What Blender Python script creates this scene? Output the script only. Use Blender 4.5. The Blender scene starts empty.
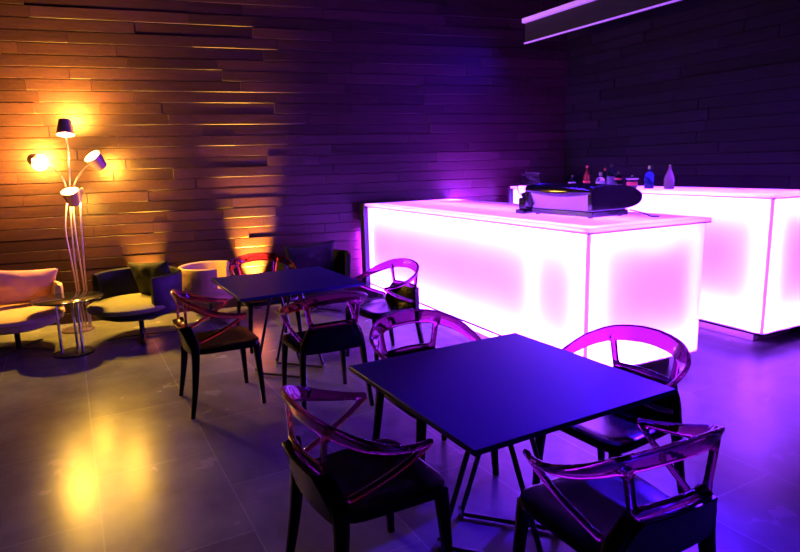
import bpy, bmesh, math, random
from mathutils import Vector, Matrix, noise
random.seed(11)
PI = math.pi
scene = bpy.context.scene
C = scene.collection
R = math.radians

# ------------------------------------------------------------------ view
scene.view_settings.view_transform = 'Standard'
scene.view_settings.look = 'None'
scene.view_settings.exposure = 0.0
scene.view_settings.gamma = 1.0
scene.view_settings.use_curve_mapping = False
scene.cycles.use_denoising = True
scene.cycles.max_bounces = 10
scene.cycles.diffuse_bounces = 4
scene.cycles.glossy_bounces = 4
scene.cycles.transmission_bounces = 10
scene.cycles.sample_clamp_indirect = 6.0

# ------------------------------------------------------------------ camera
H, F = 1.6, 598.2
pitch, roll, yaw = R(10.57), R(-1.63), R(-28.67)
ux = (-math.sin(yaw), -math.cos(yaw)); uy = (math.cos(yaw), -math.sin(yaw))
def lev(x, y, z): return Vector((x*ux[0]+y*ux[1], x*uy[0]+y*uy[1], z))
r0 = lev(1, 0, 0); d0 = lev(0, -math.sin(pitch), -math.cos(pitch)); f0 = lev(0, math.cos(pitch), -math.sin(pitch))
cr, sr = math.cos(roll), math.sin(roll)
rt = r0*cr - d0*sr; up = -(r0*sr + d0*cr)
cam = bpy.data.cameras.new('camera'); cam.sensor_width = 36; cam.lens = F/800*36; cam.clip_start = .02
co = bpy.data.objects.new('camera', cam); C.objects.link(co)
m = Matrix.Identity(4)
for i in range(3):
    m[i][0], m[i][1], m[i][2] = rt[i], up[i], -f0[i]
m[0][3], m[1][3], m[2][3] = 0, 0, H
co.matrix_world = m
scene.camera = co

# ------------------------------------------------------------------ materials
def mat(name, col=(.5, .5, .5), rough=.5, metal=0, spec=.5, trans=0, ior=1.45, emit=None, es=0, coat=0, bump=0, bscale=60, var=0, vscale=8):
    mt = bpy.data.materials.new(name); mt.use_nodes = True
    nt = mt.node_tree; b = nt.nodes['Principled BSDF']
    b.inputs['Base Color'].default_value = (*col, 1); b.inputs['Roughness'].default_value = rough
    b.inputs['Metallic'].default_value = metal; b.inputs['Specular IOR Level'].default_value = spec
    b.inputs['Transmission Weight'].default_value = trans; b.inputs['IOR'].default_value = ior
    b.inputs['Coat Weight'].default_value = coat
    if emit:
        b.inputs['Emission Color'].default_value = (*emit, 1); b.inputs['Emission Strength'].default_value = es
    if bump or var:
        tc = nt.nodes.new('ShaderNodeTexCoord'); n = nt.nodes.new('ShaderNodeTexNoise')
        n.inputs['Scale'].default_value = bscale if bump else vscale; n.inputs['Detail'].default_value = 4
        nt.links.new(tc.outputs['Object'], n.inputs['Vector'])
        if bump:
            bp = nt.nodes.new('ShaderNodeBump'); bp.inputs['Strength'].default_value = bump; bp.inputs['Distance'].default_value = .01
            nt.links.new(n.outputs['Fac'], bp.inputs['Height']); nt.links.new(bp.outputs['Normal'], b.inputs['Normal'])
        if var:
            n2 = nt.nodes.new('ShaderNodeTexNoise'); n2.inputs['Scale'].default_value = vscale; n2.inputs['Detail'].default_value = 5
            nt.links.new(tc.outputs['Object'], n2.inputs['Vector'])
            mr = nt.nodes.new('ShaderNodeMapRange'); mr.inputs[3].default_value = 1-var; mr.inputs[4].default_value = 1+var
            nt.links.new(n2.outputs['Fac'], mr.inputs[0])
            mx = nt.nodes.new('ShaderNodeVectorMath'); mx.operation = 'SCALE'; mx.inputs[0].default_value = col
            nt.links.new(mr.outputs[0], mx.inputs['Scale']); nt.links.new(mx.outputs[0], b.inputs['Base Color'])
    return mt

def wood_mat(name='reclaimed_wood', k_=(1, 1, 1), ior=1.3, rough=.42):
    mt = bpy.data.materials.new(name); mt.use_nodes = True
    nt = mt.node_tree; L = nt.links; b = nt.nodes['Principled BSDF']
    tc = nt.nodes.new('ShaderNodeTexCoord'); mp = nt.nodes.new('ShaderNodeMapping')
    mp.inputs['Scale'].default_value = (1.2, 1.2, 22)
    n = nt.nodes.new('ShaderNodeTexNoise'); n.inputs['Scale'].default_value = 3.5; n.inputs['Detail'].default_value = 7; n.inputs['Roughness'].default_value = .65
    L.new(tc.outputs['Object'], mp.inputs['Vector']); L.new(mp.outputs[0], n.inputs['Vector'])
    g = nt.nodes.new('ShaderNodeNewGeometry')
    rp = nt.nodes.new('ShaderNodeValToRGB')
    e = rp.color_ramp.elements
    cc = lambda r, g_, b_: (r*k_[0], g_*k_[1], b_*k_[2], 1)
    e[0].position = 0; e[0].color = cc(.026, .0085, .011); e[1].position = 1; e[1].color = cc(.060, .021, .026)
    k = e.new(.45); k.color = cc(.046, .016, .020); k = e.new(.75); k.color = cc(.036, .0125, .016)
    L.new(g.outputs['Random Per Island'], rp.inputs['Fac'])
    mr = nt.nodes.new('ShaderNodeMapRange'); mr.inputs[1].default_value = .25; mr.inputs[2].default_value = .75
    mr.inputs[3].default_value = .55; mr.inputs[4].default_value = 1.35
    L.new(n.outputs['Fac'], mr.inputs[0])
    sc_ = nt.nodes.new('ShaderNodeVectorMath'); sc_.operation = 'SCALE'
    L.new(rp.outputs['Color'], sc_.inputs[0]); L.new(mr.outputs[0], sc_.inputs['Scale'])
    L.new(sc_.outputs[0], b.inputs['Base Color'])
    b.inputs['Roughness'].default_value = rough; b.inputs['IOR'].default_value = ior
    bp = nt.nodes.new('ShaderNodeBump'); bp.inputs['Strength'].default_value = .35; bp.inputs['Distance'].default_value = .006
    L.new(n.outputs['Fac'], bp.inputs['Height']); L.new(bp.outputs[0], b.inputs['Normal'])
    return mt

def floor_mat():
    mt = bpy.data.materials.new('slate_tile_floor'); mt.use_nodes = True
    nt = mt.node_tree; L = nt.links; b = nt.nodes['Principled BSDF']
    tc = nt.nodes.new('ShaderNodeTexCoord'); mp = nt.nodes.new('ShaderNodeMapping')
    mp.inputs['Location'].default_value = (.22, .03, 0)
    L.new(tc.outputs['Object'], mp.inputs['Vector'])
    br = nt.nodes.new('ShaderNodeTexBrick'); br.offset = .5; br.squash = 1
    br.inputs['Scale'].default_value = 1; br.inputs['Brick Width'].default_value = .9; br.inputs['Row Height'].default_value = .6
    br.inputs['Mortar Size'].default_value = .004; br.inputs['Mortar Smooth'].default_value = .1; br.inputs['Bias'].default_value = 0
    br.inputs['Color1'].default_value = (.145, .142, .142, 1); br.inputs['Color2'].default_value = (.185, .18, .178, 1)
    br.inputs['Mortar'].default_value = (.245, .24, .236, 1)
    L.new(mp.outputs[0], br.inputs['Vector'])
    n = nt.nodes.new('ShaderNodeTexNoise'); n.inputs['Scale'].default_value = 3.2; n.inputs['Detail'].default_value = 8; n.inputs['Roughness'].default_value = .6
    L.new(tc.outputs['Object'], n.inputs['Vector'])
    mr = nt.nodes.new('ShaderNodeMapRange'); mr.inputs[1].default_value = .25; mr.inputs[2].default_value = .75
    mr.inputs[3].default_value = .7; mr.inputs[4].default_value = 1.3
    L.new(n.outputs['Fac'], mr.inputs[0])
    sc_ = nt.nodes.new('ShaderNodeVectorMath'); sc_.operation = 'SCALE'
    L.new(br.outputs['Color'], sc_.inputs[0]); L.new(mr.outputs[0], sc_.inputs['Scale']); L.new(sc_.outputs[0], b.inputs['Base Color'])
    m2 = nt.nodes.new('ShaderNodeMapRange'); m2.inputs[3].default_value = .17; m2.inputs[4].default_value = .33
    L.new(n.outputs['Fac'], m2.inputs[0]); L.new(m2.outputs[0], b.inputs['Roughness'])
    b.inputs['Specular IOR Level'].default_value = .22
    bp = nt.nodes.new('ShaderNodeBump'); bp.inputs['Strength'].default_value = .12; bp.inputs['Distance'].default_value = .01
    L.new(n.outputs['Fac'], bp.inputs['Height']); L.new(bp.outputs[0], b.inputs['Normal'])
    return mt

def translucent_mat(name, col, gloss=.04):
    mt = bpy.data.materials.new(name); mt.use_nodes = True
    nt = mt.node_tree; L = nt.links; nt.nodes.remove(nt.nodes['Principled BSDF'])
    out = nt.nodes['Material Output']
    t = nt.nodes.new('ShaderNodeBsdfTranslucent'); t.inputs['Color'].default_value = (*col, 1)
    g = nt.nodes.new('ShaderNodeBsdfGlossy'); g.inputs['Roughness'].default_value = .25
    tc = nt.nodes.new('ShaderNodeTexCoord'); n = nt.nodes.new('ShaderNodeTexNoise'); n.inputs['Scale'].default_value = 1.3
    L.new(tc.outputs['Object'], n.inputs['Vector'])
    mr = nt.nodes.new('ShaderNodeMapRange'); mr.inputs[3].default_value = .88; mr.inputs[4].default_value = 1.12
    L.new(n.outputs['Fac'], mr.inputs[0])
    s = nt.nodes.new('ShaderNodeVectorMath'); s.operation = 'SCALE'; s.inputs[0].default_value = col
    L.new(mr.outputs[0], s.inputs['Scale']); L.new(s.outputs[0], t.inputs['Color'])
    mx = nt.nodes.new('ShaderNodeMixShader'); mx.inputs[0].default_value = gloss
    L.new(t.outputs[0], mx.inputs[1]); L.new(g.outputs[0], mx.inputs[2]); L.new(mx.outputs[0], out.inputs['Surface'])
    return mt

M = dict(
    wood=wood_mat('reclaimed_wood', (.52, .50, .54)), dimmed_wood=wood_mat('shade_dimmed_wood', (.16, .30, .50), 1.15, .6), floor=floor_mat(),  # back-wall wood copy: dimness and blue cast put into the colour
    ceil=mat('black_ceiling_paint', (.012, .012, .014), .9, bump=.2),
    plainwall=mat('dark_painted_wall', (.03, .03, .034), .8, bump=.2),
    skirt=mat('dark_skirting', (.02, .018, .018), .5, var=.2),
    acrylic=translucent_mat('backlit_opal_acrylic', (.85, .85, .85)),
    topacr=translucent_mat('opal_counter_acrylic', (.8, .8, .8), .12),
    metal_dark=mat('blackened_metal', (.02, .02, .022), .35, .6, var=.2),
    plinth=mat('pale_plinth_board', (.42, .36, .27), .6, var=.12),
    black_top=mat('blue_lit_black_laminate', (.014, .006, .18), .38, 0, .5, ior=1.25, bump=.01, bscale=200),  # black laminate with the blue LED light put into its colour
    black_metal=mat('black_powder_coat', (.012, .012, .014), .38, .3, bump=.03, bscale=150),
    plastic=mat('black_moulded_plastic', (.003, .003, .006), .2, 0, .5, ior=1.2, bump=.015, bscale=220),
    poly=mat('red_tinted_polycarbonate', (.48, .055, .32), .03, 0, .5, 1, 1.42, var=.02),
    chrome=mat('polished_chrome', (.75, .75, .78), .12, 1, var=.05),
    steel=mat('brushed_steel', (.62, .62, .64), .24, 1, var=.08),
    blackgloss=mat('gloss_black_plastic', (.012, .012, .014), .14, 0, .6, var=.2),
    tan=mat('tan_fabric', (.62, .42, .33), .85, 0, .2, bump=.25, bscale=260, var=.1),
    rose=mat('rose_fabric', (.58, .27, .27), .85, 0, .2, bump=.3, bscale=200, var=.12),
    olive=mat('lamp_tinted_grey_fabric', (.22, .21, .13), .85, 0, .2, bump=.25, bscale=260, var=.12),  # grey fabric coloured olive to carry the orange lamp light
    blackfab=mat('black_upholstery', (.008, .008, .010), .8, 0, .1, bump=.2, bscale=180, var=.2),
    darkshell=mat('dark_shell_leather', (.012, .012, .015), .5, 0, .5, ior=1.2, bump=.15, bscale=140, var=.2),
    darkfab=mat('charcoal_fabric', (.035, .036, .036), .85, 0, .2, bump=.3, bscale=200, var=.15),
    beige=mat('lamp_tinted_beige_fabric', (.66, .42, .24), .8, 0, .2, bump=.25, bscale=260, var=.08),  # beige with the lamp's orange cast worked into the colour
    redleather=mat('dark_red_leather', (.22, .02, .03), .25, 0, .5, bump=.1, bscale=90, var=.15),
    smoke=mat('smoked_black_glass', (.015, .015, .017), .08, 0, .6, var=.1),
    lampmetal=mat('brushed_mauve_metal', (.55, .40, .50), .28, .85, var=.08),
    shade=mat('mauve_lacquered_shade', (.34, .16, .26), .35, .3, var=.1),
    shade_in=mat('white_shade_lining', (.85, .8, .7), .6, var=.03),
    bulb=mat('warm_bulb', (1, .8, .5), .4, emit=(1, .60, .14), es=8, var=.01),
    led=mat('violet_led_diffuser', (.6, .5, .7), .5, emit=(.42, .10, .95), es=.75, var=.01),
    led_thin=mat('violet_led_line', (.6, .5, .7), .5, emit=(.30, .06, .95), es=.9, var=.01),
    led_purple=mat('purple_led_strip', (.5, .3, .6), .5, emit=(.9, .10, 1.4), es=1, var=.01),
    glass=mat('clear_glass', (.96, .95, .98), .02, trans=1, ior=1.45, var=.01),
    gblue=mat('blue_glass', (.10, .20, .95), .05, trans=.85, ior=1.45, var=.02),
    gpink=mat('pale_pink_glass', (.95, .62, .85), .05, trans=.7, ior=1.4, var=.02),
    gdark=mat('dark_green_glass', (.012, .03, .025), .08, trans=.3, var=.02),
    gbrown=mat('amber_glass', (.30, .07, .03), .08, trans=.5, var=.02),
    label_w=mat('pale_label', (.6, .58, .62), .6, var=.1),
    label_r=mat('red_label', (.40, .05, .04), .6, var=.1),
    label_d=mat('dark_label', (.10, .10, .16), .6, var=.1),
    cap_r=mat('red_cap', (.6, .05, .06), .4, var=.1),
    cap_b=mat('black_cap', (.02, .02, .02), .4, var=.1),
    cap_s=mat('silver_cap', (.7, .7, .72), .3, 1, var=.1),
    rubber=mat('black_rubber', (.015, .015, .015), .7, var=.1),
)

# ------------------------------------------------------------------ mesh building
def catmull(pts, n=6):
    P = [Vector(p) for p in pts]; P = [P[0]*2-P[1]] + P + [P[-1]*2-P[-2]]
    out = []
    for i in range(1, len(P)-2):
        a, b, c, d = P[i-1:i+3]
        for k in range(n):
            t = k/n
            out.append(.5*((2*b)+(c-a)*t+(2*a-5*b+4*c-d)*t*t+(3*b-a-3*c+d)*t**3))
    out.append(P[-2]); return out

class MB:
    def __init__(s): s.v = []; s.f = []
    def add(s, vs, fs):
        o = len(s.v); s.v += [Vector(v) for v in vs]; s.f += [tuple(i+o for i in f) for f in fs]; return s
    def box(s, lo, hi, M_=None):
        x0, y0, z0 = lo; x1, y1, z1 = hi
        v = [Vector(p) for p in ((x0,y0,z0),(x1,y0,z0),(x1,y1,z0),(x0,y1,z0),(x0,y0,z1),(x1,y0,z1),(x1,y1,z1),(x0,y1,z1))]
        if M_ is not None: v = [M_ @ p for p in v]
        return s.add(v, [(0,3,2,1),(4,5,6,7),(0,1,5,4),(1,2,6,5),(2,3,7,6),(3,0,4,7)])
    def rings(s, rs, cap=True, close=False):
        n = len(rs[0]); o = len(s.v)
        for r in rs: s.v += [Vector(p) for p in r]
        k = len(rs)
        for i in range(k if close else k-1):
            a = o+i*n; b = o+((i+1) % k)*n
            for j in range(n): s.f.append((a+j, a+(j+1) % n, b+(j+1) % n, b+j))
        if cap and not close:
            s.f.append(tuple(o+j for j in reversed(range(n)))); s.f.append(tuple(o+(k-1)*n+j for j in range(n)))
        return s
    def lathe(s, prof, n=32, c=(0, 0, 0), cap=True):
        c = Vector(c)
        return s.rings([[c+Vector((r*math.cos(2*PI*j/n), r*math.sin(2*PI*j/n), z)) for j in range(n)] for r, z in prof], cap)
    def tube(s, pts, rad, n=10, cap=True):
        pts = [Vector(p) for p in pts]; rr = rad if isinstance(rad, (list, tuple)) else [rad]*len(pts)
        rs = []; ref = None
        for i, p in enumerate(pts):
            t = (pts[min(i+1, len(pts)-1)]-pts[max(i-1, 0)]).normalized()
            if ref is None: ref = Vector((0, 0, 1)) if abs(t.z) < .9 else Vector((1, 0, 0))
            u = (ref-t*ref.dot(t)).normalized(); w = t.cross(u); ref = u
            rs.append([p+(u*math.cos(2*PI*j/n)+w*math.sin(2*PI*j/n))*rr[i] for j in range(n)])
        return s.rings(rs, cap)
    def strip(s, pts, ws, ts, ups, n=8):
        # sweep of a rounded rectangle: ws = size along 'up', ts = thickness
        rs = []
        for i, p in enumerate(pts):
            t = (pts[min(i+1, len(pts)-1)]-pts[max(i-1, 0)]).normalized()
            u = Vector(ups[i]); u = (u-t*u.dot(t)).normalized(); w = t.cross(u)
            a, b = ws[i]/2, ts[i]/2; q = []
            for j in range(12):
                th = 2*PI*j/12; cx, sy_ = math.cos(th), math.sin(th)
                e = .45
                q.append(p+u*a*math.copysign(abs(cx)**e, cx)+w*b*math.copysign(abs(sy_)**e, sy_))
            rs.append(q)
        return s.rings(rs)
    def build(s, name, material, parent=None, smooth=True, bevel=0, seg=2, loc=None, subsurf=0):
        me = bpy.data.meshes.new(name); me.from_pydata([tuple(v) for v in s.v], [], s.f); me.update()
        bm = bmesh.new(); bm.from_mesh(me); bmesh.ops.recalc_face_normals(bm, faces=bm.faces); bm.to_mesh(me); bm.free()
        me.materials.append(material)
        if smooth:
            me.polygons.foreach_set('use_smooth', [True]*len(me.polygons))
            try: me.set_sharp_from_angle(angle=R(42))
            except Exception: pass
        o = bpy.data.objects.new(name, me); C.objects.link(o)
        if loc: o.location = loc
        if parent is not None: o.parent = parent
        if bevel:
            b = o.modifiers.new('Bevel', 'BEVEL'); b.width = bevel; b.segments = seg; b.limit_method = 'ANGLE'; b.angle_limit = R(40)
        if subsurf:
            b = o.modifiers.new('Subsurf', 'SUBSURF'); b.levels = subsurf; b.render_levels = subsurf
        return o

def tag(o, label, cat, group=None):
    o['label'] = label; o['category'] = cat
    if group: o['group'] = group
    return o
def thing(name, label, cat, loc=(0, 0, 0), rz=0, group=None):
    o = bpy.data.objects.new(name, None); C.objects.link(o); o.empty_display_size = .1
    o.location = loc; o.rotation_euler = (0, 0, rz)
    return tag(o, label, cat, group)
def copy_tree(o, parent=None):
    c = o.copy(); C.objects.link(c)
    if parent is not None: c.parent = parent
    for ch in list(o.children): copy_tree(ch, c)
    return c
def struct(o): o['kind'] = 'structure'; return o
def remesh(o, size, smooth_it=4):
    r = o.modifiers.new('r', 'REMESH'); r.mode = 'VOXEL'; r.voxel_size = size; r.use_smooth_shade = True
    sm = o.modifiers.new('s', 'SMOOTH'); sm.iterations = smooth_it; sm.factor = .5
    dg = bpy.context.evaluated_depsgraph_get()
    me = bpy.data.meshes.new_from_object(o.evaluated_get(dg)); o.modifiers.clear(); old = o.data; nm = old.name
    o.data = me; bpy.data.meshes.remove(old); me.name = nm
    me.polygons.foreach_set('use_smooth', [True]*len(me.polygons))
def area(name, p, direction, sx, sy, power, col, parent=None, xaxis=None):
    l = bpy.data.lights.new(name, 'AREA'); l.shape = 'RECTANGLE'; l.size = sx; l.size_y = sy; l.energy = power; l.color = col
    o = bpy.data.objects.new(name, l); C.objects.link(o)
    z = -Vector(direction).normalized(); x = Vector(xaxis); x = (x-z*x.dot(z)).normalized(); y = z.cross(x)
    mm = Matrix.Identity(4)
    for i in range(3): mm[i][0], mm[i][1], mm[i][2], mm[i][3] = x[i], y[i], z[i], p[i]
    if parent is not None: o.parent = parent
    o.matrix_local = mm
    return o
def spot(name, p, target, power, col, angle, blend=.6, rad=.03, parent=None):
    l = bpy.data.lights.new(name, 'SPOT'); l.energy = power; l.color = col; l.spot_size = angle; l.spot_blend = blend; l.shadow_soft_size = rad
    o = bpy.data.objects.new(name, l); C.objects.link(o); o.location = p
    o.rotation_euler = (Vector(target)-Vector(p)).to_track_quat('-Z', 'Y').to_euler()
    if parent is not None: o.parent = parent
    return o
def point(name, p, power, col, rad=.03, parent=None):
    l = bpy.data.lights.new(name, 'POINT'); l.energy = power; l.color = col; l.shadow_soft_size = rad
    o = bpy.data.objects.new(name, l); C.objects.link(o); o.location = p
    if parent is not None: o.parent = parent
    return o

# ------------------------------------------------------------------ room
CEIL = 4.0
W0 = Vector((-7.25, 0, 0)); WD = Vector((.176, 1, 0)).normalized(); WN = Vector((1, -.176, 0)).normalized()
def wall_pt(y, off=0, z=0):
    p = W0+WD*((y-W0.y)/WD.y)+WN*off; return Vector((p.x, p.y, z))
BACKY = 6.0
struct(MB().box((-10.5, -5, -.1), (3, BACKY+.3, 0)).build('floor', M['floor'], smooth=False))
struct(MB().box((-10.5, -5, CEIL), (3, BACKY+.3, CEIL+.1)).build('ceiling', M['ceil'], smooth=False))

def plank_wall(name, p0, d, nrm, length, height, wm):
    mb = MB()
    # backing
    def P(s_, o, z): q = p0+d*s_+nrm*o; return (q.x, q.y, z)
    mb.add([P(0,-.15,0),P(length,-.15,0),P(length,-.004,0),P(0,-.004,0),P(0,-.15,height),P(length,-.15,height),P(length,-.004,height),P(0,-.004,height)],
           [(0,3,2,1),(4,5,6,7),(0,1,5,4),(1,2,6,5),(2,3,7,6),(3,0,4,7)])
    z = 0; rh = .116; g = .007; bv = .003
    while z < height-.01:
        z1 = min(z+rh, height); s_ = -random.random()*1.2
        while s_ < length:
            s2 = s_+random.choice((.6, .9, 1.2, 1.5))
            a, b = max(s_, 0)+.001, min(s2, length)-.001
            if b-a > .02:
                o = random.uniform(.002, .014); zl, zh = z+g/2, z1-g/2
                t = random.uniform(-.0015, .0015)
                vs = [P(a,-.01,zl),P(b,-.01,zl),P(b,-.01,zh),P(a,-.01,zh),
                      P(a,o-bv,zl),P(b,o-bv,zl),P(b,o-bv,zh),P(a,o-bv,zh),
                      P(a+bv,o+t,zl+bv),P(b-bv,o+t,zl+bv),P(b-bv,o-t,zh-bv),P(a+bv,o-t,zh-bv)]
                mb.add(vs, [(0,1,5,4),(1,2,6,5),(2,3,7,6),(3,0,4,7),(4,5,9,8),(5,6,10,9),(6,7,11,10),(7,4,8,11),(8,9,10,11)])
            s_ = s2
        z = z1
    return struct(mb.build(name, wm, smooth=False))
WLEN0 = wall_pt(-3.6); corner = wall_pt(BACKY)
plank_wall('wall_left', WLEN0, WD, WN, (corner-WLEN0).length, CEIL, M['wood'])
plank_wall('wall_back', Vector((corner.x, BACKY, 0)), Vector((1, 0, 0)), Vector((0, -1, 0)), 9.5, CEIL, M['dimmed_wood'])

# ------------------------------------------------------------------ bars
LED_COL = (.27, .038, 1.0)
def bar(name, label, x1, y0, L, D, z0, z1, rz, power, seam=None, low=0, post=.14):
    """lit counter: long face at y0 (towards room), end face at x1"""
    # (x1, y0) is the room-side corner of the end; the long side runs back from it at angle rz
    t = thing(name, label, 'bar counter', (x1-L*math.cos(rz), y0-L*math.sin(rz), 0), rz, 'glowing bar counters')
    zt = z1-.035
    def panel(nm, a, b, horizontal):
        # open-backed acrylic tray: outer sheet with returned edges
        mb = MB(); e = .02
        if horizontal == 'y':   # sheet at y=0 from x=a..b
            o = [(a,0,z0),(b,0,z0),(b,0,zt),(a,0,zt)]; i = [(p[0], e, p[2]) for p in o]
        else:
            o = [(L,a,z0),(L,b,z0),(L,b,zt),(L,a,zt)]; i = [(L-e, p[1], p[2]) for p in o]
        mb.add(o+i, [(0,1,2,3),(0,4,5,1),(1,5,6,2),(2,6,7,3),(3,7,4,0)])
        return mb.build(nm, M['acrylic'], t, smooth=False)
    sx = seam if seam else L*.5
    panel('front_panel', 0, L-.0008, 'y')
    panel('end_panel', .0008, D, 'x')
    MB().box((-.0, D, z0), (L-.02, D+.02, zt)).build('rear_panel', M['metal_dark'], t, bevel=.003)
    MB().box((-.018, .02, z0), (0, D+.02, zt)).build('side_panel', M['metal_dark'], t, bevel=.003)
    MB().box((0, .02, z0), (L-.02, D, z0+.015)).build('base_board', M['metal_dark'], t)
    MB().box((.0, -.005, z0+low-.014), (L*.999, .016, z0+low)).build('bottom_trim', M['metal_dark'], t)
    # counter top: opal sheet with returned edge
    ov = .03; a, b, c_, d = -.02, L+ov, -ov, D+ov
    mb = MB(); o = [(a,c_,z1),(b,c_,z1),(b,d,z1),(a,d,z1)]; i = [(p[0], p[1], zt+.005) for p in o]
    mb.add(o+i, [(0,1,2,3),(0,4,5,1),(1,5,6,2),(2,6,7,3),(3,7,4,0)])
    mb.build('countertop', M['topacr'], t, smooth=False)
    mb = MB(); s_ = .012
    mb.box((a, c_, zt), (b, c_+s_, zt+.006)); mb.box((b-s_, c_+s_, zt), (b, d, zt+.006))
    mb.build('shadow_gap_strip', M['metal_dark'], t)  # dark strip in place of the shadow gap below the top
    MB().box((.05, .14, 0), (L-.16, D-.1, z0)).build('plinth', M['plinth'], t, bevel=.004)
    # dark end post against the wall
    MB().box((-post, -.05, 0), (-.022, .10, z1-.002)).build('end_post', M['metal_dark'], t, bevel=.006)
    # LED strips inside the box
    p = power
    zi0, zi1 = z0+.03, zt-.03
    yb = .15
    area('front_led_bottom', (L/2, yb, zi0), (0, -1, .35), L-.1, .02, p*2.0*L, LED_COL, t, (1, 0, 0))
    area('front_led_top', (L/2, yb, zi1), (0, -1, -.35), L-.1, .02, p*1.0*L, LED_COL, t, (1, 0, 0))
    area('end_led_bottom', (L-yb, D/2, zi0), (1, 0, .35), D-.1, .02, p*1.4*D, LED_COL, t, (0, 1, 0))
    area('end_led_top', (L-yb, D/2, zi1), (1, 0, -.35), D-.1, .02, p*.5*D, LED_COL, t, (0, 1, 0))
    hh = zi1-zi0-.1; zm = (zi0+zi1)/2
    area('front_led_corner', (L-.09, .11, zm), (0, -1, 0), .02, hh, p*.4*hh, LED_COL, t, (1, 0, 0))
    area('end_led_corner', (L-.11, .09, zm), (1, 0, 0), .02, hh, p*.4*hh, LED_COL, t, (0, 1, 0))
    area('end_led_rear', (L-.11, D-.07, zm), (1, 0, 0), .02, hh, p*.3*hh, LED_COL, t, (0, 1, 0))
    if seam:
        area('front_led_seam', (seam, .12, zm), (0, -1, 0), .02, hh, p*.4*hh, LED_COL, t, (1, 0, 0))
    area('front_led_left', (.06, .09, zm), (0, -1, 0), .02, hh, p*.5*hh, LED_COL, t, (1, 0, 0))
    area('top_led', (L/2, D*.55, zt-.22), (0, 0, 1), L-.2, .05, p*.55*L, LED_COL, t, (1, 0, 0))
    area('front_led_sheet', (L/2, .45, zm), (0, -1, 0), L-.2, hh*.9, p*.25*L, LED_COL, t, (1, 0, 0))
    area('end_led_sheet', (L-.45, D/2, zm), (1, 0, 0), D-.15, hh*.9, p*.25*D, LED_COL, t, (0, 1, 0))
    area('plinth_led', (L/2, .05, z0-.018), (0, .35, -1), L-.2, .02, p*.10*L, LED_COL, t, (1, 0, 0))
    return t
FZ, BZ = 1.15, 1.28
front = bar('bar_counter', 'long pink-white glowing bar counter nearest the tables, coffee machine on it', -2.83, 2.97, 3.62, 1.14, .12, FZ, R(-2.3), 56, seam=3.05, low=.07)
back = bar('bar_counter', 'taller glowing back bar counter in front of back wall, carrying the bottles', -2.765, 4.93, 3.40, .76, .12, BZ, R(-2.6), 56, post=.06)

WASH = (.30, .02, 1.0)
area('added_wall_wash', (.35, 1.24, 1.0), (-1, .25, .25), .5, .04, 190, WASH, front, (0, 1, 0))  # added unseen light, washes the wall violet beyond the bar's left end
area('added_post_wash', (-.155, .0, .65), (-1, -.75, .1), .02, .8, 34, (.42, .02, 1.0), front, (0, 1, 0))  # added unseen strip to brighten the wall left of the post
area('wall_facing_led', (1.9, .80, 1.15), (0, 1, .25), 3.0, .03, 22, WASH, back, (1, 0, 0))

# ------------------------------------------------------------------ tables
def make_table(label, loc):
    t = thing('dining_table', label, 'table', loc, 0, 'square black dining tables')
    s = .465
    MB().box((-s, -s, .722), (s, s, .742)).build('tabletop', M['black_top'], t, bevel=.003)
    MB().box((-.24, -.24, .704), (.24, .24, .722)).build('mounting_plate', M['black_metal'], t, bevel=.002)
    u = Vector((.743, .669, 0)); w = Vector((.583, -.812, 0))
    for k in (-.13, .13):
        c = w*k
        for sg in (-1, 1):
            foot = c+u*(sg*.215); top = c+u*(sg*.025)
            leg = MB().tube([foot+Vector((0, 0, .012)), top+Vector((0, 0, .706))], .0115, 10).build('leg', M['black_metal'], t)
            MB().lathe([(.014, 0), (.016, .003), (.013, .045), (.0118, .05)], 12, foot).build('foot_glide', M['chrome'], leg)
        MB().tube([c+u*-.215+Vector((0, 0, .016)), c+u*.215+Vector((0, 0, .016))], .010, 10).build('floor_bar', M['black_metal'], t)
    return t
T1 = Vector((-1.838, 1.455, 0)); T2 = Vector((-4.42, 1.40, 0))
make_table('square black dining table nearest the camera, its top coloured with blue-violet light', T1)
make_table('square black dining table farther back, beside the lounge armchairs', T2)

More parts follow.
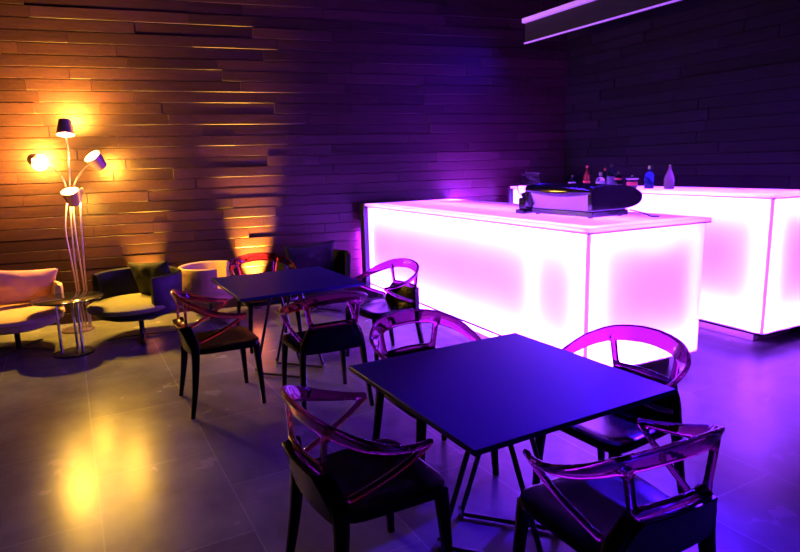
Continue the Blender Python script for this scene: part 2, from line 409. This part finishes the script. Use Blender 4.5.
# ------------------------------------------------------------------ dining chairs
def make_chair(label):
    t = thing('dining_chair', label, 'chair', (0, 0, 0), 0, 'black chairs with red-tinted clear backs')
    # seat: dished rounded pad (front is +y)
    mb = MB(); n = 28; rs = []
    def outline(sc_, z):
        r = []
        for j in range(n):
            th = 2*PI*j/n; c, s_ = math.cos(th), math.sin(th); e = .34
            x = .235*math.copysign(abs(c)**e, c); y = .225*math.copysign(abs(s_)**e, s_)
            x *= 1+.10*(y/.225)*.5
            r.append(Vector((x*sc_, y*sc_+.01, z)))
        return r
    mb.rings([outline(.90, .405), outline(.985, .412), outline(1.0, .432), outline(.985, .448), outline(.93, .452), outline(.6, .444), outline(.25, .441)])
    mb.build('seat', M['plastic'], t)
    for sx in (-1, 1):
        # front leg
        MB().strip(catmull([(sx*.232, .215, .0), (sx*.222, .205, .22), (sx*.205, .195, .425)], 5),
                   [.028+.022*k/10 for k in range(11)], [.026+.016*k/10 for k in range(11)], [(0, 1, 0)]*11).build('leg', M['plastic'], t)
        # rear leg runs up into the back support
        pts = catmull([(sx*.238, -.262, 0), (sx*.222, -.225, .22), (sx*.205, -.205, .43), (sx*.178, -.222, .53), (sx*.14, -.236, .585)], 4)
        k = len(pts)
        MB().strip(pts, [.028+.030*min(1, i/(k*.5)) for i in range(k)], [.026+.010*min(1, i/(k*.5)) for i in range(k)], [(0, 1, .1)]*k).build('leg', M['plastic'], t)
    # moulded back support between the rear legs
    mb = MB(); rows = []
    for i in range(7):
        z = .415+.175*i/6; wv = .205-.055*(i/6)**1.5; y = -.205-.045*(i/6)**1.3
        q = []
        for j in range(9):
            x = wv*(-1+2*j/8); q.append((x, y-.018*(1-(x/.2)**2)+.0, z))
        q2 = [(p[0], p[1]-.024, p[2]) for p in reversed(q)]
        rows.append([Vector(p) for p in q+q2])
    mb.rings(rows); mb.build('back_support', M['plastic'], t, bevel=.004)
    # tinted hoop: arm - back rail - arm in one piece with uprights and struts
    mb = MB()
    half = [(.250, .130, .648), (.276, .04, .658), (.284, -.06, .682), (.258, -.165, .722), (.165, -.245, .762), (0, -.275, .778)]
    path = [(-x, y, z) for x, y, z in half]+[(x, y, z) for x, y, z in reversed(half[:-1])]
    pts = catmull(path, 7); k = len(pts)
    ws = []; ts = []; ups = []
    for i, p in enumerate(pts):
        a = min(1, abs(p.x)/.30); back_ = 1-max(0, min(1, (p.y+.27)/.37))
        ws.append(.030+.052*back_); ts.append(.024-.004*back_)
        ctr = Vector((p.x, p.y+.0, 0)); outv = ctr.normalized() if ctr.length else Vector((0, -1, 0))
        ups.append(Vector((0, 0, 1))+outv*(.35+.75*(1-back_)))
    mb.strip(pts, ws, ts, ups)
    for sx in (-1, 1):
        p2 = catmull([(sx*.250, .126, .647), (sx*.246, .07, .610), (sx*.230, -.04, .552), (sx*.203, -.175, .495)], 5)
        mb.strip(p2, [.026]*len(p2), [.020]*len(p2), [(0, .5, 1)]*len(p2))
        p3 = catmull([(sx*.180, -.238, .752), (sx*.168, -.238, .68), (sx*.152, -.238, .590)], 5)
        mb.strip(p3, [.036]*len(p3), [.018]*len(p3), [(1, 0, 0)]*len(p3))
    p4 = catmull([(-.168, -.238, .597), (0, -.256, .602), (.168, -.238, .597)], 6)
    mb.strip(p4, [.040]*len(p4), [.022]*len(p4), [(0, 0, 1)]*len(p4))
    h = mb.build('backrest_hoop', M['poly'], t)
    remesh(h, .0055, 5)
    h['label'] = 'red-tinted clear backrest and arm hoop'
    return t
chair0 = make_chair('black dining chair')
def place_chair(x, y, face, label, first=[True]):
    o = chair0 if first[0] else copy_tree(chair0); first[0] = False
    o.location = (x, y, 0); o.rotation_euler = (0, 0, R(face-90)); o['label'] = label
    return o
place_chair(-1.28, 1.48, 176, 'black chair with tinted hoop back at lower right, nearest the camera, back turned')
place_chair(-1.91, .88, 91, 'black dining chair at the near table, lower centre, arms pointing right to the table')
place_chair(-2.50, 1.55, 2, 'black chair whose pink clear hoop shows behind left edge of near table')
place_chair(-1.80, 2.04, -88, 'black chair between near table and glowing bar, pink hoop against white panel')
place_chair(-4.14, .82, 90, 'black dining chair on far table left side, standing beside the dark armchair')
place_chair(-3.73, 1.42, 178, 'black dining chair on far table near side, seen from behind')
place_chair(-4.32, 2.18, -84, 'black dining chair right of far table, magenta hoop against bar left end')
place_chair(-5.30, 1.50, 0, 'black dining chair behind far table, only its red glossy hoop showing')

# ------------------------------------------------------------------ lounge armchairs
def pillow(parent, w, h, th, loc, rot, material, name='cushion'):
    n = 22; mb = MB(); top = []; bot = []
    seed = random.random()*50
    vs = []; 
    for sgn in (1, -1):
        for i in range(n+1):
            for j in range(n+1):
                u, v = -1+2*i/n, -1+2*j/n
                k = (max(0, 1-abs(u)**2.4)*max(0, 1-abs(v)**2.4))**.55
                pin_u = 1-.09*(1-abs(v)**2)*abs(u); pin_v = 1-.09*(1-abs(u)**2)*abs(v)
                wr = noise.noise(Vector((u*3.1+seed, v*2.2, sgn)))*.018*k
                vs.append(Vector((u*w/2*pin_u, sgn*th/2*k+wr, v*h/2*pin_v)))
    N = (n+1)*(n+1); fs = []
    for s_ in range(2):
        for i in range(n):
            for j in range(n):
                a = s_*N+i*(n+1)+j; fs.append((a, a+1, a+n+2, a+n+1))
    mb.add(vs, fs)
    o = mb.build(name, material, parent)
    bm = bmesh.new(); bm.from_mesh(o.data); bmesh.ops.remove_doubles(bm, verts=bm.verts, dist=.0006)
    bmesh.ops.recalc_face_normals(bm, faces=bm.faces); bm.to_mesh(o.data); bm.free()
    for e in o.data.edges: e.use_edge_sharp = False
    o.location = loc; o.rotation_euler = rot
    return o
def armchair(label, loc, face, shell, seatm, cush=None, sc_=1.0, span=118, cw=.50, ch=.40, crot=0, cx=0, hgt=.70):
    t = thing('lounge_armchair', label, 'armchair', (loc[0], loc[1], 0), R(face-90), 'lounge armchairs along the plank wall')
    t.scale = (1.03, 1.03, .92)
    r = .36*sc_; zb, zt = .29, hgt
    # wrap-around shell, open to +y
    pts = []; ws = []; ups = []; N = 36
    for i in range(N+1):
        a = R(-90-span+2*span*i/N)
        stretch = 1.0
        pts.append(Vector((r*1.04*math.cos(a), r*math.sin(a)*stretch, (zb+zt)/2)))
        ws.append(zt-zb)
        ups.append(Vector((math.cos(a)*.06, math.sin(a)*.06, 1)))
    MB().strip(pts, ws, [.055]*(N+1), ups).build('shell', shell, t, bevel=.0)
    MB().lathe([(.05, .245), (r*.72, .25), (r*.95, .285), (r*1.0, .33), (r*.98, .345), (.02, .345)], 40, (0, .05*sc_, 0)).build('seat_pan', shell, t)
    MB().lathe([(.02, .345), (r*1.02, .347), (r*1.07, .365), (r*1.06, .395), (r*.98, .415), (r*.6, .425), (.02, .428)], 44, (0, .085*sc_, 0)).build('seat_cushion', seatm, t)
    if cush:
        c = pillow(t, cw, ch, .15, (cx, -.14*sc_, .425+ch*.46), (R(-14), R(crot), 0), cush)
    MB().lathe([(.055, .245), (.03, .225), (.024, .2), (.024, .04), (.05, .022), (.02, .02)], 20).build('pedestal', M['black_metal'], t)
    mb = MB()
    for k in range(4):
        d = Vector((math.cos(PI/4+k*PI/2), math.sin(PI/4+k*PI/2), 0))
        p = [d*.02+Vector((0, 0, .03)), d*.16+Vector((0, 0, .022)), d*.31+Vector((0, 0, .011))]
        mb.strip(p, [.014, .014, .012], [.055, .045, .035], [(0, 0, 1)]*3)
    mb.build('star_base', M['black_metal'], t)
    return t
armchair('tan lounge armchair with rose cushion at far left edge of the photo', (-6.42, -.55), 12, M['tan'], M['tan'], M['rose'], cw=.56, ch=.40, cx=-.12, crot=-6, hgt=.64)
armchair('dark lounge armchair with lamp-tinted olive seat and charcoal cushion beside round side table', (-6.24, .50), -50, M['darkshell'], M['olive'], M['darkfab'], crot=4, cx=-.07, cw=.48)
armchair('small beige tub armchair turned sideways behind the far table', (-6.50, 1.22), 62, M['beige'], M['beige'], None, .72, 125, hgt=.66)
armchair('black lounge armchair with black cushion by left end of the bar', (-6.26, 2.33), -5, M['blackfab'], M['blackfab'], M['blackfab'], cw=.58, ch=.42, crot=3)

# ------------------------------------------------------------------ side table
t = thing('side_table', 'small round black glass side table between the tan and dark armchairs', 'side table', (-6.02, -.10, 0))
MB().lathe([(.01, .500), (.285, .500), (.290, .504), (.290, .510), (.285, .514), (.01, .514)], 56).build('tabletop', M['smoke'], t)
MB().lathe([(.01, 0), (.17, 0), (.175, .006), (.165, .012), (.01, .014)], 40).build('base', M['black_metal'], t)
for k in range(3):
    a = k*2*PI/3+.75
    MB().tube([(.10*math.cos(a), .10*math.sin(a), .012), (.10*math.cos(a), .10*math.sin(a), .500)], .012, 14).build('leg', M['chrome'], t)

# ------------------------------------------------------------------ floor lamp with four heads
LB = Vector((-6.905, -.055, 0))
lamp = thing('floor_lamp', 'tall floor lamp with four mauve cone shades against the plank wall', 'lamp', LB)
MB().lathe([(.01, 0), (.15, 0), (.155, .008), (.15, .02), (.03, .026), (.01, .03)], 40).build('base', M['lampmetal'], lamp)
WARM = (1.0, .52, .05); SOFT = (1.0, .58, .16)
S = WD   # along the wall, image right
N_ = WN  # out from wall
def L3(s_, o, z): return S*s_+N_*o+Vector((0, 0, z))
heads = [ # shade centre, axis pointing to the wide mouth
    (L3(.115, 0, 2.045), Vector((0, 0, -1))+N_*.25, 'up'),
    (L3(-.165, .02, 1.73), (S*.55+N_*.75+Vector((0, 0, -.25))), 'left'),
    (L3(.365, .02, 1.715), (S*-.45+N_*.45+Vector((0, 0, .7))), 'right'),
    (L3(.115, .10, 1.37), (S*-.12+N_*.40+Vector((0, 0, .85))), 'mid'),
]
routes = [
    [L3(.08, 0, .025), L3(.055, 0, .5), L3(.055, 0, 1.0), L3(.085, 0, 1.4), L3(.11, 0, 1.7), L3(.115, 0, 2.0)],
    [L3(.05, 0, .025), L3(.03, .01, .6), L3(.005, .01, 1.05), L3(.06, .01, 1.4), L3(.03, .02, 1.58), L3(-.08, .02, 1.70), L3(-.14, .02, 1.73)],
    [L3(.11, 0, .025), L3(.10, 0, .6), L3(.09, 0, 1.0), L3(.11, .01, 1.4), L3(.18, .01, 1.57), L3(.29, .01, 1.68), L3(.35, .02, 1.68)],
    [L3(.13, .02, .025), L3(.13, .02, .5), L3(.15, .03, 1.0), L3(.18, .04, 1.33), L3(.21, .06, 1.45), L3(.17, .10, 1.41), L3(.12, .10, 1.36)],
]
for (c, ax, which), rt_ in zip(heads, routes):
    st = MB().tube(catmull(rt_, 6), .0085, 10).build('stem', M['lampmetal'], lamp)
    ax = ax.normalized(); q = Vector((0, 0, 1)).rotation_difference(ax).to_matrix().to_4x4()
    q.translation = c
    # cone shade, wide mouth along +axis, open at both ends
    mb = MB()
    prof = [(.054, -.078), (.084, .070), (.081, .070), (.051, -.078)]
    mb.rings([[q @ Vector((r*math.cos(2*PI*j/32), r*math.sin(2*PI*j/32), z)) for j in range(32)] for r, z in prof], cap=False, close=True)
    sh = mb.build('lamp_shade', M['shade'], lamp)
    mb = MB(); mb.rings([[q @ Vector((r*math.cos(2*PI*j/20), r*math.sin(2*PI*j/20), z)) for j in range(20)] for r, z in
        [(.004, .045), (.022, .040), (.034, .022), (.036, .005), (.028, -.018), (.015, -.035), (.015, -.06), (.004, -.062)]])
    b = mb.build('bulb', M['bulb'], sh)
    point('lamp_light', q @ Vector((0, 0, .060)), {'up': 20, 'left': 17, 'right': 62, 'mid': 40}[which], SOFT if which in ('up', 'left') else WARM, .03, lamp)
    point('lamp_light', q @ Vector((0, 0, -.070)), {'up': 580, 'left': 520, 'right': 230, 'mid': 90}[which], WARM, .03, lamp)

# wall washers on the floor behind the armchairs
for k, (y, pw, col) in enumerate(((.68, 1800, (1, .48, .04)), (1.83, 6000, (1, .44, .04)))):
    p = wall_pt(y, .16)
    u = thing('floor_uplight', ('small black floor uplight behind the dark armchair', 'small black floor uplight behind the far table, by the tub armchair')[k], 'uplight', p, 0, 'floor uplights')
    MB().lathe([(.01, 0), (.05, 0), (.05, .09), (.044, .09), (.04, .06), (.01, .06)], 20).build('housing', M['black_metal'], u)
    spot('uplight_beam', (0, 0, .10), Vector((0, 0, .10))+Vector((0, 0, 1))-N_*.30, pw, col, R(44), 1.0, .02, u)

# ------------------------------------------------------------------ hanging light panel above back bar
LP0 = Vector((-5.97, 5.09, 3.0)); 
t = thing('hanging_light_panel', 'dark panel hung above the bar edged by two violet light strips', 'pendant light', (LP0.x, LP0.y, 0))
LEN = 4.2
area('blue_fill_light', (LEN*.55, -.03, 2.99), (0, -.8, -.6), 4.0, .03, 110, (.05, .006, 1.0), t, (1, 0, 0))  # added blue fill over tables and floor, set along the lower strip
spot('blue_fill_spot', (2.6, -.04, 2.97), (LP0.x*-1-1.75, 2.30-LP0.y, .74), 2900, (.05, .004, 1.0), R(27), 1.0, .05, t)  # added unseen spot that turns the near table top blue
MB().box((0, 0, 3.0), (LEN, .05, 3.30)).build('panel', M['ceil'], t, bevel=.003)
MB().box((0, -.016, 2.996), (LEN, .0, 3.012)).build('lower_light_strip', M['led_thin'], t)
MB().box((0, -.05, 3.235), (LEN, .0, 3.285)).build('upper_light_strip', M['led'], t)
for x in (.25, LEN-.25):
    MB().tube([(x, .025, 3.29), (x, .025, CEIL)], .006, 8).build('suspension_rod', M['black_metal'], t)

# ------------------------------------------------------------------ coffee machine on front bar
t = thing('coffee_machine', 'black and chrome coffee machine on the front bar', 'coffee machine', (-3.62, 3.44, FZ+.001))
w_ = .345
MB().box((-w_, .03, .008), (w_, .42, .052)).build('base', M['blackgloss'], t, bevel=.006)
for x in (-w_+.05, w_-.05):
    for y in (.06, .38):
        MB().lathe([(.018, 0), (.02, .004), (.016, .014)], 12, (x, y, 0)).build('foot', M['rubber'], t)
MB().rings([[(x, .035, .05), (x, .40, .05), (x, .40, .19), (x, -.005, .19)] for x in (-w_+.008, w_-.008)]).build('body', M['steel'], t, bevel=.006, seg=3, smooth=False)
# black hood: lens-shaped top
rows = []
for i in range(13):
    x = (-w_-.02)+(2*w_+.04)*i/12; f_ = i/12
    bulge = math.sin(PI*f_); q = []
    for j in range(20):
        th = 2*PI*j/20; c, s_ = math.cos(th), math.sin(th); e = .7
        q.append(Vector((x, .20+(.225+.02*bulge)*math.copysign(abs(c)**e, c), .205+(.030+.022*bulge)*math.copysign(abs(s_)**e, s_)-.008*bulge*(c < 0))))
    rows.append(q)
MB().rings(rows).build('hood', M['blackgloss'], t)
# side wings: rounded profile
for sx in (-1, 1):
    prof = [(-.012, .062), (-.018, .20), (.0, .238), (.10, .252), (.30, .246), (.43, .225), (.52, .185), (.545, .14), (.52, .10), (.44, .072), (.30, .062)]
    prof = [(p.x, p.y) for p in catmull([(a, b, 0) for a, b in prof+prof[:1]], 3)][:-1]
    x0, x1 = (w_-.012, w_+.03) if sx > 0 else (-w_-.03, -w_+.012)
    MB().rings([[Vector((x, a, b)) for a, b in prof] for x in (x0, x1)]).build('side_panel', M['blackgloss'], t, bevel=.006)
    MB().lathe([(.02, 0), (.02, .05), (.012, .055)], 14, (sx*.15, .475, .08)).build('group_head', M['chrome'], t)
MB().box((-.3, .40, .13), (.3, .50, .19)).build('brew_unit', M['blackgloss'], t, bevel=.01)
MB().tube(catmull([(w_+.03, .40, .05), (w_+.09, .43, .035), (w_+.14, .46, .018), (w_+.20, .44, .006), (w_+.24, .48, .005)], 5), .005, 8).build('power_cord', M['rubber'], t)

t = thing('coffee_grinder', 'small black grinder on the front bar left of coffee machine', 'grinder', (-4.06, 3.47, FZ))
MB().box((-.055, -.05, 0), (.055, .09, .035)).build('base', M['blackgloss'], t, bevel=.006)
MB().box((-.04, -.03, .035), (.045, .07, .135)).build('body', M['blackgloss'], t, bevel=.01)
MB().lathe([(.03, .135), (.045, .15), (.045, .172), (.02, .182)], 20, (.005, .02, 0)).build('hopper', M['blackgloss'], t)
MB().tube(catmull([(-.03, .02, .16), (-.09, .02, .17), (-.11, .02, .22), (-.10, .02, .26)], 6), .005, 8).build('cable', M['rubber'], t)

# ------------------------------------------------------------------ bottles on the back bar
def bottle(x, y, h, r, kind, glass, label, cap, lab, band=(.15, .5), name='liquor_bottle', cat='bottle'):
    t = thing(name, lab, cat, (x, y, BZ), 0, 'bottles on the back bar')
    sh = {'std': [(.6, 1), (.70, .8), (.76, .36), (.95, .30)],
          'tall': [(.50, 1), (.64, .62), (.74, .34), (.96, .30)],
          'round': [(.45, 1), (.62, .86), (.72, .42), (.90, .30)],
          'square': [(.62, 1), (.70, .75), (.74, .36), (.93, .32)],
          'point': [(.42, 1), (.62, .72), (.80, .34), (.97, .16)]}[kind]
    prof = [(r*.2, 0), (r*.94, 0), (r, .008)]+[(r*b, h*a) for a, b in sh]
    MB().lathe(prof, 28).build('body', glass, t)
    if label:
        MB().lathe([(r*1.0, h*band[0]), (r*1.025, h*band[0]+.001), (r*1.025, h*band[1]-.001), (r*1.0, h*band[1])], 28, cap=False).build('bottle_label', label, t)
    tr = r*sh[-1][1]*1.15; z = h*sh[-1][0]
    MB().lathe([(tr*.5, z-.02), (tr, z-.02), (tr, h), (tr*.4, h+.002)], 18).build('cap', cap, t)
    return t
Y = 5.30
def bx(px, y):   # x on the back counter below image column px
    X, Yc = px-400, 186-276
    v = rt*X-up*Yc+f0*F; return v.x*y/v.y
bottle(bx(572, Y), Y, .135, .042, 'round', M['gdark'], M['label_w'], M['cap_b'], 'squat dark bottle with pale label, leftmost on the back bar', (.12, .42))
bottle(bx(586.5, Y), Y, .245, .040, 'tall', M['gbrown'], M['label_r'], M['cap_r'], 'tall amber bottle with red cap, second from left on back bar', (.14, .30))
bottle(bx(599, Y), Y+.02, .165, .050, 'round', M['glass'], M['label_w'], M['cap_s'], 'round clear glass bottle between amber and tall dark bottles', (.15, .40))
bottle(bx(604.5, Y+.2), Y+.2, .21, .033, 'tall', M['gdark'], None, M['cap_r'], 'slim dark bottle with red cap standing behind the clear bottle')
bottle(bx(611, Y+.05), Y+.05, .255, .046, 'std', M['gdark'], M['label_d'], M['cap_b'], 'tallest dark bottle in the middle of the back bar group', (.1, .48))
bottle(bx(618, Y), Y, .175, .042, 'std', M['gdark'], M['label_r'], M['cap_b'], 'dark bottle with orange-red label right of the tallest bottle', (.5, .62))
bottle(bx(649, Y), Y, .235, .048, 'square', M['gblue'], None, M['cap_s'], 'bright blue glass bottle on the back bar')
bottle(bx(669, Y), Y, .240, .050, 'point', M['gpink'], None, M['cap_s'], 'pale pink pointed bottle, rightmost on the back bar')
t = thing('glass_jar', 'squat dark jar with flared lid left of the blue bottle', 'jar', (bx(632, Y), Y, BZ))
MB().lathe([(.01, 0), (.05, 0), (.055, .01), (.055, .08), (.04, .09), (.01, .09)], 24).build('body', M['gdark'], t)
MB().lathe([(.0555, .03), (.0565, .031), (.0565, .066), (.0555, .067)], 24, cap=False).build('jar_label', M['label_r'], t)
MB().lathe([(.01, .09), (.06, .092), (.068, .104), (.05, .115), (.012, .12), (.012, .135), (.004, .137)], 24).build('lid', M['cap_s'], t)
t = tag(MB().lathe([(.01, .0), (.12, 0), (.128, .006), (.132, .15), (.137, .156), (.132, .162), (.125, .156), (.121, .012), (.01, .010)], 40).build('glass_bowl', M['glass'], loc=(bx(530, Y), Y, BZ)),
        'wide clear glass bowl at left end of the back bar', 'bowl')

# ------------------------------------------------------------------ world: faint
w = bpy.data.worlds.new('world'); scene.world = w; w.use_nodes = True
w.node_tree.nodes['Background'].inputs[0].default_value = (.01, .008, .012, 1)
w.node_tree.nodes['Background'].inputs[1].default_value = .3
